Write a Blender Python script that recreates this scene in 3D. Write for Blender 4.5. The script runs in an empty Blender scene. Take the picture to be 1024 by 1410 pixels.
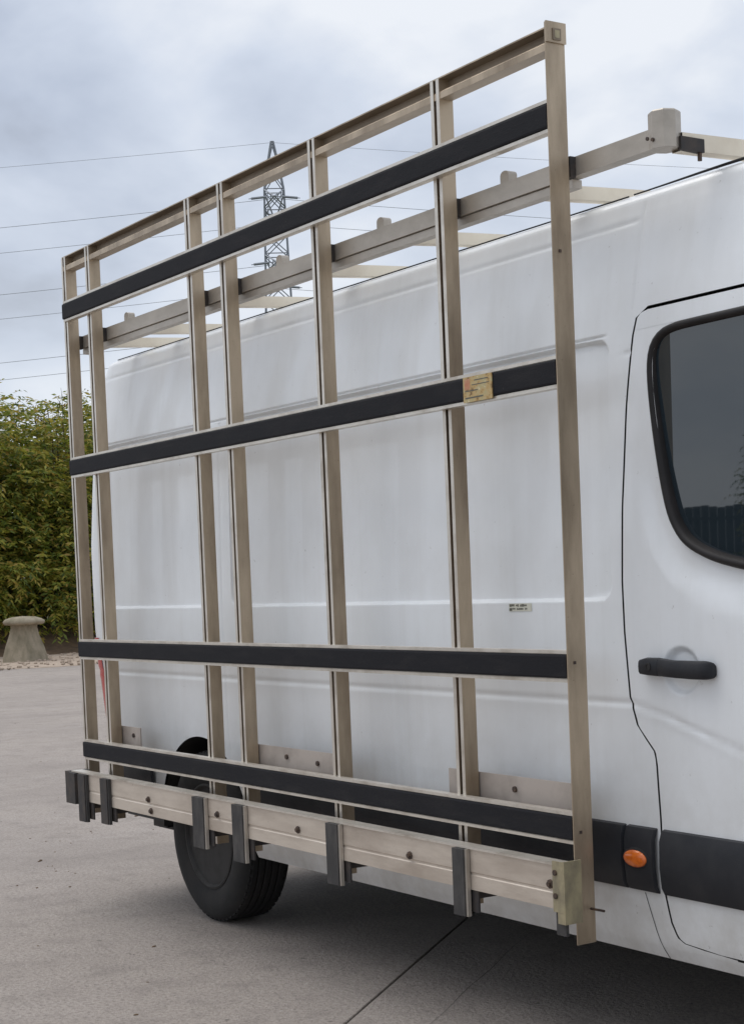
import bpy, bmesh, math, random
import numpy as np
from mathutils import Vector, Matrix
random.seed(7); rng = np.random.default_rng(7)
C = bpy.context.scene.collection
S = bpy.context.scene
R = math.radians

# ------------------------------------------------------------------ camera
def setup_camera():
    yaw, pit, rol = 0.597391347945035, -0.042136027501344674, -0.0387110847423885
    fw = np.array([-math.cos(yaw)*math.cos(pit), math.sin(yaw)*math.cos(pit), math.sin(pit)])
    r0 = np.cross(fw, [0, 0, 1]); r0 /= np.linalg.norm(r0); u0 = np.cross(r0, fw)
    r = math.cos(rol)*r0 + math.sin(rol)*u0
    u = -math.sin(rol)*r0 + math.cos(rol)*u0
    cd = bpy.data.cameras.new('camera'); co = bpy.data.objects.new('camera', cd); C.objects.link(co)
    M = Matrix.Identity(4)
    for i in range(3):
        M[i][0] = r[i]; M[i][1] = u[i]; M[i][2] = -fw[i]
    M.translation = (3.551228878833721, -2.7760902336253728, 1.3512383125116283)
    co.matrix_world = M
    cd.sensor_fit = 'HORIZONTAL'; cd.sensor_width = 36.0
    cd.lens = 36.0*2330.146/1024
    cd.shift_x = (512-626.417)/1024; cd.shift_y = (892.60-705)/1024
    cd.clip_start = 0.05; cd.clip_end = 5000
    S.camera = co
setup_camera()

# ------------------------------------------------------------------ light
SUN_DIR = Vector((-0.38, -0.14, 0.90)).normalized()
SUN_ENERGY, SUN_ANGLE = 1.75, 55.0
SKY_STRENGTH = 0.095
S.view_settings.view_transform = 'Standard'
S.view_settings.look = 'None'
S.view_settings.exposure = 0.06
S.view_settings.gamma = 1.0
S.view_settings.use_curve_mapping = False

def N(nt, kind, **kw):
    n = nt.nodes.new(kind)
    for k, v in kw.items():
        if hasattr(n, k): setattr(n, k, v)
        else: n.inputs[k].default_value = v
    return n

def setup_world():
    w = bpy.data.worlds.new('World'); S.world = w; w.use_nodes = True
    nt = w.node_tree; nt.nodes.clear(); L = nt.links.new
    out = N(nt, 'ShaderNodeOutputWorld'); bg = N(nt, 'ShaderNodeBackground'); bg.inputs['Strength'].default_value = SKY_STRENGTH
    L(bg.outputs[0], out.inputs[0])
    sky = N(nt, 'ShaderNodeTexSky', sky_type='NISHITA', sun_disc=False)
    sky.sun_elevation = math.asin(SUN_DIR.z)
    sky.sun_rotation = math.atan2(SUN_DIR.x, SUN_DIR.y)
    tc = N(nt, 'ShaderNodeTexCoord'); sep = N(nt, 'ShaderNodeSeparateXYZ'); L(tc.outputs['Generated'], sep.inputs[0])
    mx = N(nt, 'ShaderNodeMath', operation='MAXIMUM'); L(sep.outputs[2], mx.inputs[0]); mx.inputs[1].default_value = 0.0
    ad = N(nt, 'ShaderNodeMath', operation='ADD'); L(mx.outputs[0], ad.inputs[0]); ad.inputs[1].default_value = 0.42
    dx = N(nt, 'ShaderNodeMath', operation='DIVIDE'); L(sep.outputs[0], dx.inputs[0]); L(ad.outputs[0], dx.inputs[1])
    dy = N(nt, 'ShaderNodeMath', operation='DIVIDE'); L(sep.outputs[1], dy.inputs[0]); L(ad.outputs[0], dy.inputs[1])
    cb = N(nt, 'ShaderNodeCombineXYZ'); L(dx.outputs[0], cb.inputs[0]); L(dy.outputs[0], cb.inputs[1]); cb.inputs[2].default_value = 3.7
    n1 = N(nt, 'ShaderNodeTexNoise', Scale=3.4, Detail=6.0, Roughness=0.5, Distortion=0.15); L(cb.outputs[0], n1.inputs['Vector'])
    mp = N(nt, 'ShaderNodeMapping'); mp.inputs['Location'].default_value = (4.1, 1.7, 0); L(cb.outputs[0], mp.inputs[0])
    n2 = N(nt, 'ShaderNodeTexNoise', Scale=1.3, Detail=3.0, Roughness=0.5); L(mp.outputs[0], n2.inputs['Vector'])
    m1 = N(nt, 'ShaderNodeMath', operation='MULTIPLY'); L(n1.outputs[0], m1.inputs[0]); m1.inputs[1].default_value = 0.7
    m2 = N(nt, 'ShaderNodeMath', operation='MULTIPLY_ADD'); L(n2.outputs[0], m2.inputs[0]); m2.inputs[1].default_value = 0.45; L(m1.outputs[0], m2.inputs[2])
    rp = N(nt, 'ShaderNodeValToRGB'); L(m2.outputs[0], rp.inputs[0])
    e = rp.color_ramp.elements
    e[0].position = 0.385; e[0].color = (0.35, 0.385, 0.465, 1)
    e[1].position = 0.635; e[1].color = (0.92, 0.95, 1.0, 1)
    a = rp.color_ramp.elements.new(0.46); a.color = (0.52, 0.58, 0.70, 1)
    a = rp.color_ramp.elements.new(0.55); a.color = (0.70, 0.76, 0.87, 1)
    hz = N(nt, 'ShaderNodeMapRange'); L(mx.outputs[0], hz.inputs[0]); hz.inputs[1].default_value = 0.0; hz.inputs[2].default_value = 0.30; hz.inputs[3].default_value = 0.75; hz.inputs[4].default_value = 0.0
    hm = N(nt, 'ShaderNodeMix', data_type='RGBA'); L(hz.outputs[0], hm.inputs[0]); L(rp.outputs[0], hm.inputs[6]); hm.inputs[7].default_value = (0.80, 0.85, 0.93, 1)
    sc = N(nt, 'ShaderNodeVectorMath', operation='SCALE'); L(hm.outputs[2], sc.inputs[0]); sc.inputs['Scale'].default_value = 10.0
    mix = N(nt, 'ShaderNodeMix', data_type='RGBA'); mix.inputs[0].default_value = 0.90
    L(sky.outputs[0], mix.inputs[6]); L(sc.outputs[0], mix.inputs[7]); L(mix.outputs[2], bg.inputs['Color'])
setup_world()

sd = bpy.data.lights.new('sun', 'SUN'); sd.energy = SUN_ENERGY; sd.angle = R(SUN_ANGLE); sd.color = (1, 0.965, 0.92)
so = bpy.data.objects.new('sun', sd); C.objects.link(so)
so.rotation_euler = SUN_DIR.to_track_quat('Z', 'Y').to_euler(); so.location = (-10, -10, 25)

# ------------------------------------------------------------------ materials
def mat(name, color, rough=0.5, metal=0.0, color2=None, nscale=8.0, stretch=(1, 1, 1), lo=0.42, hi=0.68, amount=1.0,
        bump=0.0, bscale=60.0, coat=0.0, spec=0.5, fine=None, island=None, rough2=None):
    m = bpy.data.materials.new(name); m.use_nodes = True
    nt = m.node_tree; L = nt.links.new
    b = nt.nodes['Principled BSDF']
    b.inputs['Base Color'].default_value = (*color, 1); b.inputs['Roughness'].default_value = rough
    b.inputs['Metallic'].default_value = metal; b.inputs['Coat Weight'].default_value = coat
    b.inputs['Coat Roughness'].default_value = 0.08; b.inputs['Specular IOR Level'].default_value = spec
    tc = N(nt, 'ShaderNodeTexCoord'); geo = N(nt, 'ShaderNodeNewGeometry')
    mp = N(nt, 'ShaderNodeMapping'); mp.inputs['Scale'].default_value = stretch; L(geo.outputs['Position'], mp.inputs[0])
    last = None
    if color2:
        n = N(nt, 'ShaderNodeTexNoise', Scale=nscale, Detail=7.0, Roughness=0.62); L(mp.outputs[0], n.inputs['Vector'])
        mr = N(nt, 'ShaderNodeMapRange'); L(n.outputs[0], mr.inputs[0]); mr.inputs[1].default_value = lo; mr.inputs[2].default_value = hi
        mr.inputs[3].default_value = 0; mr.inputs[4].default_value = amount
        mx = N(nt, 'ShaderNodeMix', data_type='RGBA'); L(mr.outputs[0], mx.inputs[0])
        mx.inputs[6].default_value = (*color, 1); mx.inputs[7].default_value = (*color2, 1); last = mx.outputs[2]
        if rough2 is not None:
            rr = N(nt, 'ShaderNodeMapRange'); L(n.outputs[0], rr.inputs[0]); rr.inputs[1].default_value = lo; rr.inputs[2].default_value = hi
            rr.inputs[3].default_value = rough; rr.inputs[4].default_value = rough2; L(rr.outputs[0], b.inputs['Roughness'])
    if fine:
        fcol, fs, flo, fhi, famt = fine
        n = N(nt, 'ShaderNodeTexNoise', Scale=fs, Detail=4.0, Roughness=0.7); L(geo.outputs['Position'], n.inputs['Vector'])
        mr = N(nt, 'ShaderNodeMapRange'); L(n.outputs[0], mr.inputs[0]); mr.inputs[1].default_value = flo; mr.inputs[2].default_value = fhi
        mr.inputs[3].default_value = 0; mr.inputs[4].default_value = famt
        mx = N(nt, 'ShaderNodeMix', data_type='RGBA'); L(mr.outputs[0], mx.inputs[0])
        if last: L(last, mx.inputs[6])
        else: mx.inputs[6].default_value = (*color, 1)
        mx.inputs[7].default_value = (*fcol, 1); last = mx.outputs[2]
    if island:
        rp = N(nt, 'ShaderNodeValToRGB'); L(geo.outputs['Random Per Island'], rp.inputs[0])
        els = rp.color_ramp.elements
        els[0].position = 0; els[0].color = (*island[0], 1); els[1].position = 1; els[1].color = (*island[-1], 1)
        for i, c in enumerate(island[1:-1]):
            e = els.new((i+1)/(len(island)-1)); e.color = (*c, 1)
        last = rp.outputs[0]
    if last: L(last, b.inputs['Base Color'])
    if bump:
        n = N(nt, 'ShaderNodeTexNoise', Scale=bscale, Detail=5.0, Roughness=0.6); L(mp.outputs[0], n.inputs['Vector'])
        bp = N(nt, 'ShaderNodeBump', Strength=bump, Distance=0.01); L(n.outputs[0], bp.inputs['Height']); L(bp.outputs[0], b.inputs['Normal'])
    return m

M = {}
def paint_material():
    m = mat('white_van_paint', (0.80, 0.805, 0.81), rough=0.42, coat=0.45)
    nt = m.node_tree; L = nt.links.new; b = nt.nodes['Principled BSDF']
    geo = N(nt, 'ShaderNodeNewGeometry')
    # broad grime, vertical run-off streaks and road dirt on the low panels
    mp = N(nt, 'ShaderNodeMapping'); mp.inputs['Scale'].default_value = (1, 1, 0.7); L(geo.outputs['Position'], mp.inputs[0])
    n = N(nt, 'ShaderNodeTexNoise', Scale=2.4, Detail=8.0, Roughness=0.62); L(mp.outputs[0], n.inputs['Vector'])
    g = N(nt, 'ShaderNodeMapRange'); L(n.outputs[0], g.inputs[0]); g.inputs[1].default_value = 0.40; g.inputs[2].default_value = 0.74; g.inputs[4].default_value = 0.30
    mp2 = N(nt, 'ShaderNodeMapping'); mp2.inputs['Scale'].default_value = (1, 1, 0.05); L(geo.outputs['Position'], mp2.inputs[0])
    n2 = N(nt, 'ShaderNodeTexNoise', Scale=13.0, Detail=5.0, Roughness=0.6); L(mp2.outputs[0], n2.inputs['Vector'])
    g2 = N(nt, 'ShaderNodeMapRange'); L(n2.outputs[0], g2.inputs[0]); g2.inputs[1].default_value = 0.50; g2.inputs[2].default_value = 0.80; g2.inputs[4].default_value = 0.15
    ad = N(nt, 'ShaderNodeMath', operation='ADD', use_clamp=True); L(g.outputs[0], ad.inputs[0]); L(g2.outputs[0], ad.inputs[1])
    mx = N(nt, 'ShaderNodeMix', data_type='RGBA'); L(ad.outputs[0], mx.inputs[0])
    mx.inputs[6].default_value = (0.86, 0.885, 0.905, 1); mx.inputs[7].default_value = (0.50, 0.485, 0.45, 1)
    sp = N(nt, 'ShaderNodeSeparateXYZ'); L(geo.outputs['Position'], sp.inputs[0])
    lowz = N(nt, 'ShaderNodeMapRange'); L(sp.outputs[2], lowz.inputs[0]); lowz.inputs[1].default_value = 1.05; lowz.inputs[2].default_value = 0.30; lowz.inputs[4].default_value = 0.95
    n3 = N(nt, 'ShaderNodeTexNoise', Scale=9.0, Detail=7.0, Roughness=0.7); L(geo.outputs['Position'], n3.inputs['Vector'])
    g3 = N(nt, 'ShaderNodeMath', operation='MULTIPLY'); L(lowz.outputs[0], g3.inputs[0]); L(n3.outputs[0], g3.inputs[1])
    mx2 = N(nt, 'ShaderNodeMix', data_type='RGBA'); L(g3.outputs[0], mx2.inputs[0]); L(mx.outputs[2], mx2.inputs[6]); mx2.inputs[7].default_value = (0.40, 0.37, 0.32, 1)
    # small specks of dirt
    n4 = N(nt, 'ShaderNodeTexNoise', Scale=46.0, Detail=3.0, Roughness=0.6); L(geo.outputs['Position'], n4.inputs['Vector'])
    g4 = N(nt, 'ShaderNodeMapRange'); L(n4.outputs[0], g4.inputs[0]); g4.inputs[1].default_value = 0.70; g4.inputs[2].default_value = 0.78; g4.inputs[4].default_value = 0.55
    mx3 = N(nt, 'ShaderNodeMix', data_type='RGBA'); L(g4.outputs[0], mx3.inputs[0]); L(mx2.outputs[2], mx3.inputs[6]); mx3.inputs[7].default_value = (0.30, 0.28, 0.25, 1)
    L(mx3.outputs[2], b.inputs['Base Color'])
    rr = N(nt, 'ShaderNodeMapRange'); L(ad.outputs[0], rr.inputs[0]); rr.inputs[3].default_value = 0.38; rr.inputs[4].default_value = 0.60; L(rr.outputs[0], b.inputs['Roughness'])
    n5 = N(nt, 'ShaderNodeTexNoise', Scale=5.0, Detail=2.0); L(geo.outputs['Position'], n5.inputs['Vector'])
    bp = N(nt, 'ShaderNodeBump', Strength=0.05, Distance=0.01); L(n5.outputs[0], bp.inputs['Height']); L(bp.outputs[0], b.inputs['Normal'])
    return m
M['paint'] = paint_material()
M['worn_lit'] = mat('worn_lit_aluminium', (0.70, 0.655, 0.585), 0.36, 0.6, (0.40, 0.345, 0.28), 9, (1, 1, 1), .45, .75, .8, bump=.05, bscale=120)  # paler metal for rails and lips; on posts a painted lit side
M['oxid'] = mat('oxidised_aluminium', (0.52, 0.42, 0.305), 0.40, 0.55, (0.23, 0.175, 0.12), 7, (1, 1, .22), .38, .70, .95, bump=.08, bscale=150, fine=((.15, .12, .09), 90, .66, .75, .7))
M['toprail'] = mat('shaded_brown_aluminium', (0.34, 0.275, 0.205), 0.5, 0.4, (0.19, 0.15, 0.11), 6, (.4, 1, 1), .38, .7, .9, bump=.06, bscale=120)  # darker oxidised metal: shade of the rail's recess put into the colour
M['board'] = mat('grimy_aluminium_board', (0.68, 0.60, 0.51), 0.42, 0.40, (0.38, 0.31, 0.25), 4, (.5, 1, 2.2), .42, .74, .9, bump=.05, bscale=90, fine=((.25, .2, .16), 60, .66, .76, .6))
M['bar'] = mat('dull_grey_aluminium', (0.55, 0.50, 0.435), 0.45, 0.5, (0.33, 0.295, 0.25), 6, (.6, 1, 1), .4, .75, .9, bump=.05, bscale=90)
M['cross'] = mat('bright_cream_aluminium', (0.84, 0.76, 0.62), 0.5, 0.15, (0.62, 0.53, 0.41), 5, (1, 1, 1), .45, .75, .7)  # raised cream: reflected front light put into the bars' colour
M['rubber'] = mat('black_rubber', (0.011, 0.011, 0.014), 0.7, 0, (0.026, 0.024, 0.025), 22, (.25, 1, 1), .5, .8, .8, bump=.12, bscale=220, spec=.22, fine=((.075, .068, .062), 70, .66, .76, .6))
M['rubbergrey'] = mat('scuffed_grey_rubber', (0.040, 0.038, 0.037), 0.75, 0, (0.10, 0.092, 0.085), 18, (1, 1, .4), .45, .8, .9, bump=.1, bscale=120)
M['darksteel'] = mat('dark_painted_steel', (0.035, 0.032, 0.032), 0.7, 0, (0.07, 0.055, 0.045), 20)
M['galv'] = mat('yellowed_galvanised_steel', (0.46, 0.40, 0.25), 0.5, 0.4, (0.24, 0.21, 0.15), 22, (1, 1, .6), .4, .7, .9)
M['bolt'] = mat('rusty_bolt', (0.06, 0.045, 0.04), 0.6, 0.3, (0.14, 0.09, 0.06), 60)
M['plate'] = mat('dusty_aluminium_plate', (0.50, 0.44, 0.39), 0.55, 0.25, (0.37, 0.32, 0.28), 7)
M['plastic'] = mat('black_textured_plastic', (0.015, 0.0165, 0.021), 0.5, 0, (0.030, 0.030, 0.033), 10, (1, 1, 1), .4, .75, .9, bump=.1, bscale=300, spec=.35)
M['gap'] = mat('dark_shut_gap', (0.012, 0.012, 0.013), 0.8)
M['jamb'] = mat('shaded_door_jamb', (0.10, 0.10, 0.10), 0.8)  # white jamb paint; shade inside the shut gap put into the grey
M['seal'] = mat('window_seal_rubber', (0.010, 0.0085, 0.0085), 0.55, 0, (.018, .015, .015), 12, spec=.35)
M['glass'] = mat('dark_tinted_glass', (0.016, 0.025, 0.032), 0.015, 0, spec=1.0)
M['orange'] = mat('orange_lens', (0.75, 0.17, 0.02), 0.2, 0, (0.55, 0.10, 0.01), 70, coat=.5)
M['red'] = mat('red_lens', (0.45, 0.045, 0.04), 0.2, 0, coat=.5)
M['clear'] = mat('pale_lens', (0.66, 0.56, 0.53), 0.2, 0, coat=.5)
M['tyre'] = mat('tyre_rubber', (0.012, 0.012, 0.012), 0.85, 0, (0.022, 0.020, 0.019), 12, bump=.1, bscale=80)
M['rim'] = mat('grey_steel_rim', (0.030, 0.029, 0.029), 0.65, 0.2, (0.016, 0.015, 0.014), 15)
M['under'] = mat('underbody_black', (0.018, 0.017, 0.016), 0.9)
M['pylon'] = mat('grey_galvanised_pylon', (0.25, 0.27, 0.30), 0.6, 0.2)
M['wire'] = mat('power_line_wire', (0.26, 0.28, 0.31), 0.6)
M['stone'] = mat('lichened_stone', (0.34, 0.29, 0.215), 0.9, 0, (0.17, 0.15, 0.095), 5, (1, 1, .6), .38, .7, .9, bump=.5, bscale=30, fine=((.12, .11, .08), 25, .6, .72, .7))
M['bark'] = mat('brown_bark', (0.075, 0.055, 0.04), 0.9, 0, (0.04, 0.03, 0.022), 12, bump=.4)
M['leaf'] = mat('leaves', (.07, .1, .02), 0.55, island=[(.055, .09, .014), (.13, .18, .024), (.21, .25, .032), (.31, .31, .042), (.43, .37, .06), (.36, .24, .055)])
def leaf_translucency():
    nt = M['leaf'].node_tree; L = nt.links.new; b = nt.nodes['Principled BSDF']; out = nt.nodes['Material Output']
    src = b.inputs['Base Color'].links[0].from_socket
    t = N(nt, 'ShaderNodeBsdfTranslucent'); L(src, t.inputs[0])
    mx = N(nt, 'ShaderNodeMixShader'); mx.inputs[0].default_value = 0.38
    L(b.outputs[0], mx.inputs[1]); L(t.outputs[0], mx.inputs[2]); L(mx.outputs[0], out.inputs[0])
leaf_translucency()
M['gravel'] = mat('pale_pink_gravel', (0.42, 0.34, 0.27), 0.95, 0, (0.27, 0.21, 0.16), 3, (1, 1, 1), .4, .7, .8, bump=.6, bscale=25, fine=((.20, .15, .11), 12, .58, .7, .7))
M['litter'] = mat('brown_leaf_litter', (0.17, 0.11, 0.065), 0.95, 0, (0.08, 0.055, 0.035), 4, bump=.8, bscale=12, fine=((.2, .13, .07), 9, .58, .68, .6))
M['earth'] = mat('rough_ground', (0.10, 0.11, 0.055), 0.95, 0, (0.07, 0.065, 0.04), .4, bump=.3, bscale=4)
M['joint'] = mat('dark_joint_filler', (0.035, 0.032, 0.03), 0.95)
M['timber'] = mat('dark_weathered_timber', (0.055, 0.045, 0.038), 0.85, 0, (0.03, 0.025, 0.022), 6, (4, 4, .4))
M['lampglass'] = mat('headlamp_glass', (0.5, 0.52, 0.55), 0.1, coat=.6)
M['label'] = mat('pale_label', (0.66, 0.65, 0.55), 0.6)
M['print'] = mat('faded_print', (0.13, 0.125, 0.10), 0.7)

def concrete_material():
    m = bpy.data.materials.new('worn_concrete'); m.use_nodes = True
    nt = m.node_tree; L = nt.links.new; b = nt.nodes['Principled BSDF']; b.inputs['Roughness'].default_value = 0.85
    geo = N(nt, 'ShaderNodeNewGeometry')
    def noise(scale, det, rough, stretch=None, rot=0):
        n = N(nt, 'ShaderNodeTexNoise', Scale=scale, Detail=det, Roughness=rough)
        if stretch:
            mp = N(nt, 'ShaderNodeMapping'); mp.inputs['Scale'].default_value = stretch; mp.inputs['Rotation'].default_value = (0, 0, rot)
            L(geo.outputs['Position'], mp.inputs[0]); L(mp.outputs[0], n.inputs['Vector'])
        else: L(geo.outputs['Position'], n.inputs['Vector'])
        return n
    def layer(prev, n, lo, hi, amt, col):
        g = N(nt, 'ShaderNodeMapRange'); L(n.outputs[0], g.inputs[0]); g.inputs[1].default_value = lo; g.inputs[2].default_value = hi; g.inputs[4].default_value = amt
        mx = N(nt, 'ShaderNodeMix', data_type='RGBA'); L(g.outputs[0], mx.inputs[0]); L(prev, mx.inputs[6]); mx.inputs[7].default_value = (*col, 1)
        return mx.outputs[2]
    rgb = N(nt, 'ShaderNodeRGB'); rgb.outputs[0].default_value = (0.40, 0.35, 0.312, 1)
    c = layer(rgb.outputs[0], noise(0.5, 6, .6), .42, .68, .75, (0.31, 0.272, 0.245))
    c = layer(c, noise(1.6, 8, .65, (1, .25, 1), R(-48)), .50, .72, .55, (0.45, 0.40, 0.365))
    c = layer(c, noise(3.2, 8, .7), .52, .75, .5, (0.24, 0.208, 0.187))
    c = layer(c, noise(150, 3, .7), .48, .70, .45, (0.17, 0.148, 0.133))
    c = layer(c, noise(60, 4, .7), .46, .68, .85, (0.19, 0.165, 0.15))
    c = layer(c, noise(34, 5, .75), .60, .72, .55, (0.60, 0.57, 0.54))
    c = layer(c, noise(5.5, 6, .72), .50, .66, .55, (0.215, 0.188, 0.168))
    c = layer(c, noise(1.1, 5, .6, (1, .35, 1), R(20)), .54, .70, .55, (0.23, 0.20, 0.18))
    c = layer(c, noise(260, 2, .6), .58, .70, .6, (0.52, 0.47, 0.43))
    c = layer(c, noise(12, 3, .6), .69, .74, .8, (0.11, 0.095, 0.088))
    L(c, b.inputs['Base Color'])
    nb = noise(55, 6, .7)
    bp = N(nt, 'ShaderNodeBump', Strength=1.0, Distance=0.012); L(nb.outputs[0], bp.inputs['Height']); L(bp.outputs[0], b.inputs['Normal'])
    return m
M['concrete'] = concrete_material()

def sticker_material():
    m = bpy.data.materials.new('faded_sticker_print'); m.use_nodes = True
    nt = m.node_tree; L = nt.links.new; b = nt.nodes['Principled BSDF']; b.inputs['Roughness'].default_value = 0.55
    geo = N(nt, 'ShaderNodeNewGeometry')
    mp = N(nt, 'ShaderNodeMapping'); mp.inputs['Scale'].default_value = (1, 1, 1.3); L(geo.outputs['Position'], mp.inputs[0])
    n = N(nt, 'ShaderNodeTexNoise', Scale=42.0, Detail=3.0, Roughness=0.6); L(mp.outputs[0], n.inputs['Vector'])
    rp = N(nt, 'ShaderNodeValToRGB'); L(n.outputs[0], rp.inputs[0]); e = rp.color_ramp.elements
    e[0].position = .33; e[0].color = (.20, .12, .05, 1); e[1].position = .68; e[1].color = (.66, .56, .36, 1)
    for p, col in ((.43, (.50, .33, .12, 1)), (.52, (.52, .40, .20, 1)), (.60, (.45, .38, .18, 1))):
        a = e.new(p); a.color = col
    L(rp.outputs[0], b.inputs['Base Color'])
    return m
M['sticker'] = sticker_material()
M['stickred'] = mat('faded_red_print', (0.50, 0.20, 0.11), 0.6, 0, (.55, .35, .2), 60)

# ------------------------------------------------------------------ mesh helpers
def link(name, me, m, parent=None, smooth=False):
    o = bpy.data.objects.new(name, me); C.objects.link(o)
    for x in (m if isinstance(m, (list, tuple)) else [m]): me.materials.append(M[x])
    if smooth:
        for p in me.polygons: p.use_smooth = True
    if parent is not None: attach(o, parent)
    return o
def world_loc(o):
    v = Vector(o.location)
    while o.parent is not None:
        o = o.parent; v = v + Vector(o.location)
    return v
def attach(o, parent):
    # all geometry is written in world coordinates; move the mesh back so that the child sits where it was built
    o.parent = parent
    off = world_loc(parent)
    o.location = Vector(o.location) - off
def thing(name, label, cat, loc=(0, 0, 0), group=None):
    o = bpy.data.objects.new(name, None); C.objects.link(o); o.location = loc
    o.empty_display_size = 0.2
    o['label'] = label; o['category'] = cat
    if group: o['group'] = group
    return o
def tag(o, label=None, cat=None, group=None, kind=None):
    if label: o['label'] = label
    if cat: o['category'] = cat
    if group: o['group'] = group
    if kind: o['kind'] = kind
    return o
def bm_obj(name, bm, m, parent=None, smooth=False, bevel=0, auto=None):
    if bevel:
        bmesh.ops.bevel(bm, geom=[e for e in bm.edges if len(e.link_faces) == 2 and e.calc_face_angle(0) > 0.6], offset=bevel, segments=1, affect='EDGES', profile=.5)
    me = bpy.data.meshes.new(name); bm.to_mesh(me); bm.free()
    o = link(name, me, m, parent, smooth)
    if auto is not None:
        for p in me.polygons: p.use_smooth = True
        me.set_sharp_from_angle(angle=R(auto))
    return o
def add_box(bm, x0, x1, y0, y1, z0, z1, mi=0):
    vs = [bm.verts.new((x, y, z)) for x in (x0, x1) for y in (y0, y1) for z in (z0, z1)]
    for q in ((0, 1, 3, 2), (4, 6, 7, 5), (0, 4, 5, 1), (2, 3, 7, 6), (0, 2, 6, 4), (1, 5, 7, 3)):
        f = bm.faces.new([vs[i] for i in q]); f.material_index = mi
    return vs
def box(name, x0, x1, y0, y1, z0, z1, m, parent=None, bevel=0.002):
    bm = bmesh.new(); add_box(bm, x0, x1, y0, y1, z0, z1)
    return bm_obj(name, bm, m, parent, bevel=bevel)
def extrude_poly(bm, poly, axis, a, b, mi=None):
    """poly in the two other axes (axis x -> (y,z); z -> (x,y)), ccw"""
    def P(p, t): return {'x': (t, p[0], p[1]), 'y': (p[0], t, p[1]), 'z': (p[0], p[1], t)}[axis]
    v0 = [bm.verts.new(P(p, a)) for p in poly]; v1 = [bm.verts.new(P(p, b)) for p in poly]
    n = len(poly); fs = []
    for i in range(n):
        fs.append(bm.faces.new((v0[i], v0[(i+1) % n], v1[(i+1) % n], v1[i])))
    fs.append(bm.faces.new(v0[::-1])); fs.append(bm.faces.new(v1))
    bmesh.ops.recalc_face_normals(bm, faces=fs)
    return fs
def add_tube(bm, pts, r, n=8, closed=False):
    pts = [Vector(p) for p in pts]; rings = []
    rs = r if isinstance(r, (list, tuple)) else [r]*len(pts)
    up = Vector((0, 0, 1))
    for i, p in enumerate(pts):
        a = pts[max(i-1, 0)]; b = pts[min(i+1, len(pts)-1)]
        if closed: a = pts[i-1]; b = pts[(i+1) % len(pts)]
        t = (b-a).normalized(); ref = up if abs(t.z) < 0.95 else Vector((1, 0, 0))
        s = t.cross(ref).normalized(); u = s.cross(t)
        rings.append([bm.verts.new(p + (s*math.cos(2*math.pi*k/n) + u*math.sin(2*math.pi*k/n))*rs[i]) for k in range(n)])
    m = len(rings)
    for i in range(m if closed else m-1):
        A, B = rings[i], rings[(i+1) % m]
        for k in range(n): bm.faces.new((A[k], A[(k+1) % n], B[(k+1) % n], B[k]))
    if not closed:
        bm.faces.new(rings[0][::-1]); bm.faces.new(rings[-1])
def add_lathe(bm, prof, c, axis='y', n=48, sx=1):
    """prof list of (radius, offset along axis)"""
    rings = []
    for r, t in prof:
        ring = []
        for k in range(n):
            a = 2*math.pi*k/n
            if axis == 'y': ring.append(bm.verts.new((c[0]+r*math.cos(a), c[1]+t, c[2]+r*math.sin(a))))
            else: ring.append(bm.verts.new((c[0]+r*math.cos(a), c[1]+r*math.sin(a), c[2]+t)))
        rings.append(ring)
    for A, B in zip(rings, rings[1:]):
        for k in range(n): bm.faces.new((A[k], A[(k+1) % n], B[(k+1) % n], B[k]))
    bm.faces.new(rings[0][::-1]); bm.faces.new(rings[-1])
    bmesh.ops.recalc_face_normals(bm, faces=bm.faces[:])
def grid_obj(name, P, m, parent=None, smooth=True, auto=None, flip=False):
    """P (rows, cols, 3) array -> one sheet; collapsed cells are dropped"""
    nr, nc = P.shape[:2]
    key = {}; idx = np.zeros((nr, nc), int); V = []
    for i in range(nr):
        for j in range(nc):
            k = tuple(np.round(P[i, j], 5))
            if k not in key: key[k] = len(V); V.append(tuple(P[i, j]))
            idx[i, j] = key[k]
    F = []
    for i in range(nr-1):
        for j in range(nc-1):
            q = [idx[i, j], idx[i, j+1], idx[i+1, j+1], idx[i+1, j]]
            u = []
            for v in q:
                if v not in u: u.append(v)
            if len(u) >= 3: F.append(u[::-1] if flip else u)
    me = bpy.data.meshes.new(name); me.from_pydata(V, [], F); me.update()
    o = link(name, me, m, parent, smooth)
    if auto is not None: me.set_sharp_from_angle(angle=R(auto))
    return o
def sstep(a, b, x):
    t = np.clip((np.asarray(x, float)-a)/(b-a), 0, 1); return t*t*(3-2*t)
def refine(lo, hi, step, marks, w=.03, fine=.004):
    v = list(np.arange(lo, hi+1e-9, step)) + [lo, hi]
    for m in marks: v += [x for x in np.arange(m-w, m+w+1e-9, fine) if lo <= x <= hi]
    v = np.unique(np.round(v, 4)); keep = [v[0]]
    for x in v[1:]:
        if x-keep[-1] > fine*.6: keep.append(x)
    if hi-keep[-1] > 1e-6: keep[-1] = hi
    return np.array(keep)

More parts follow.
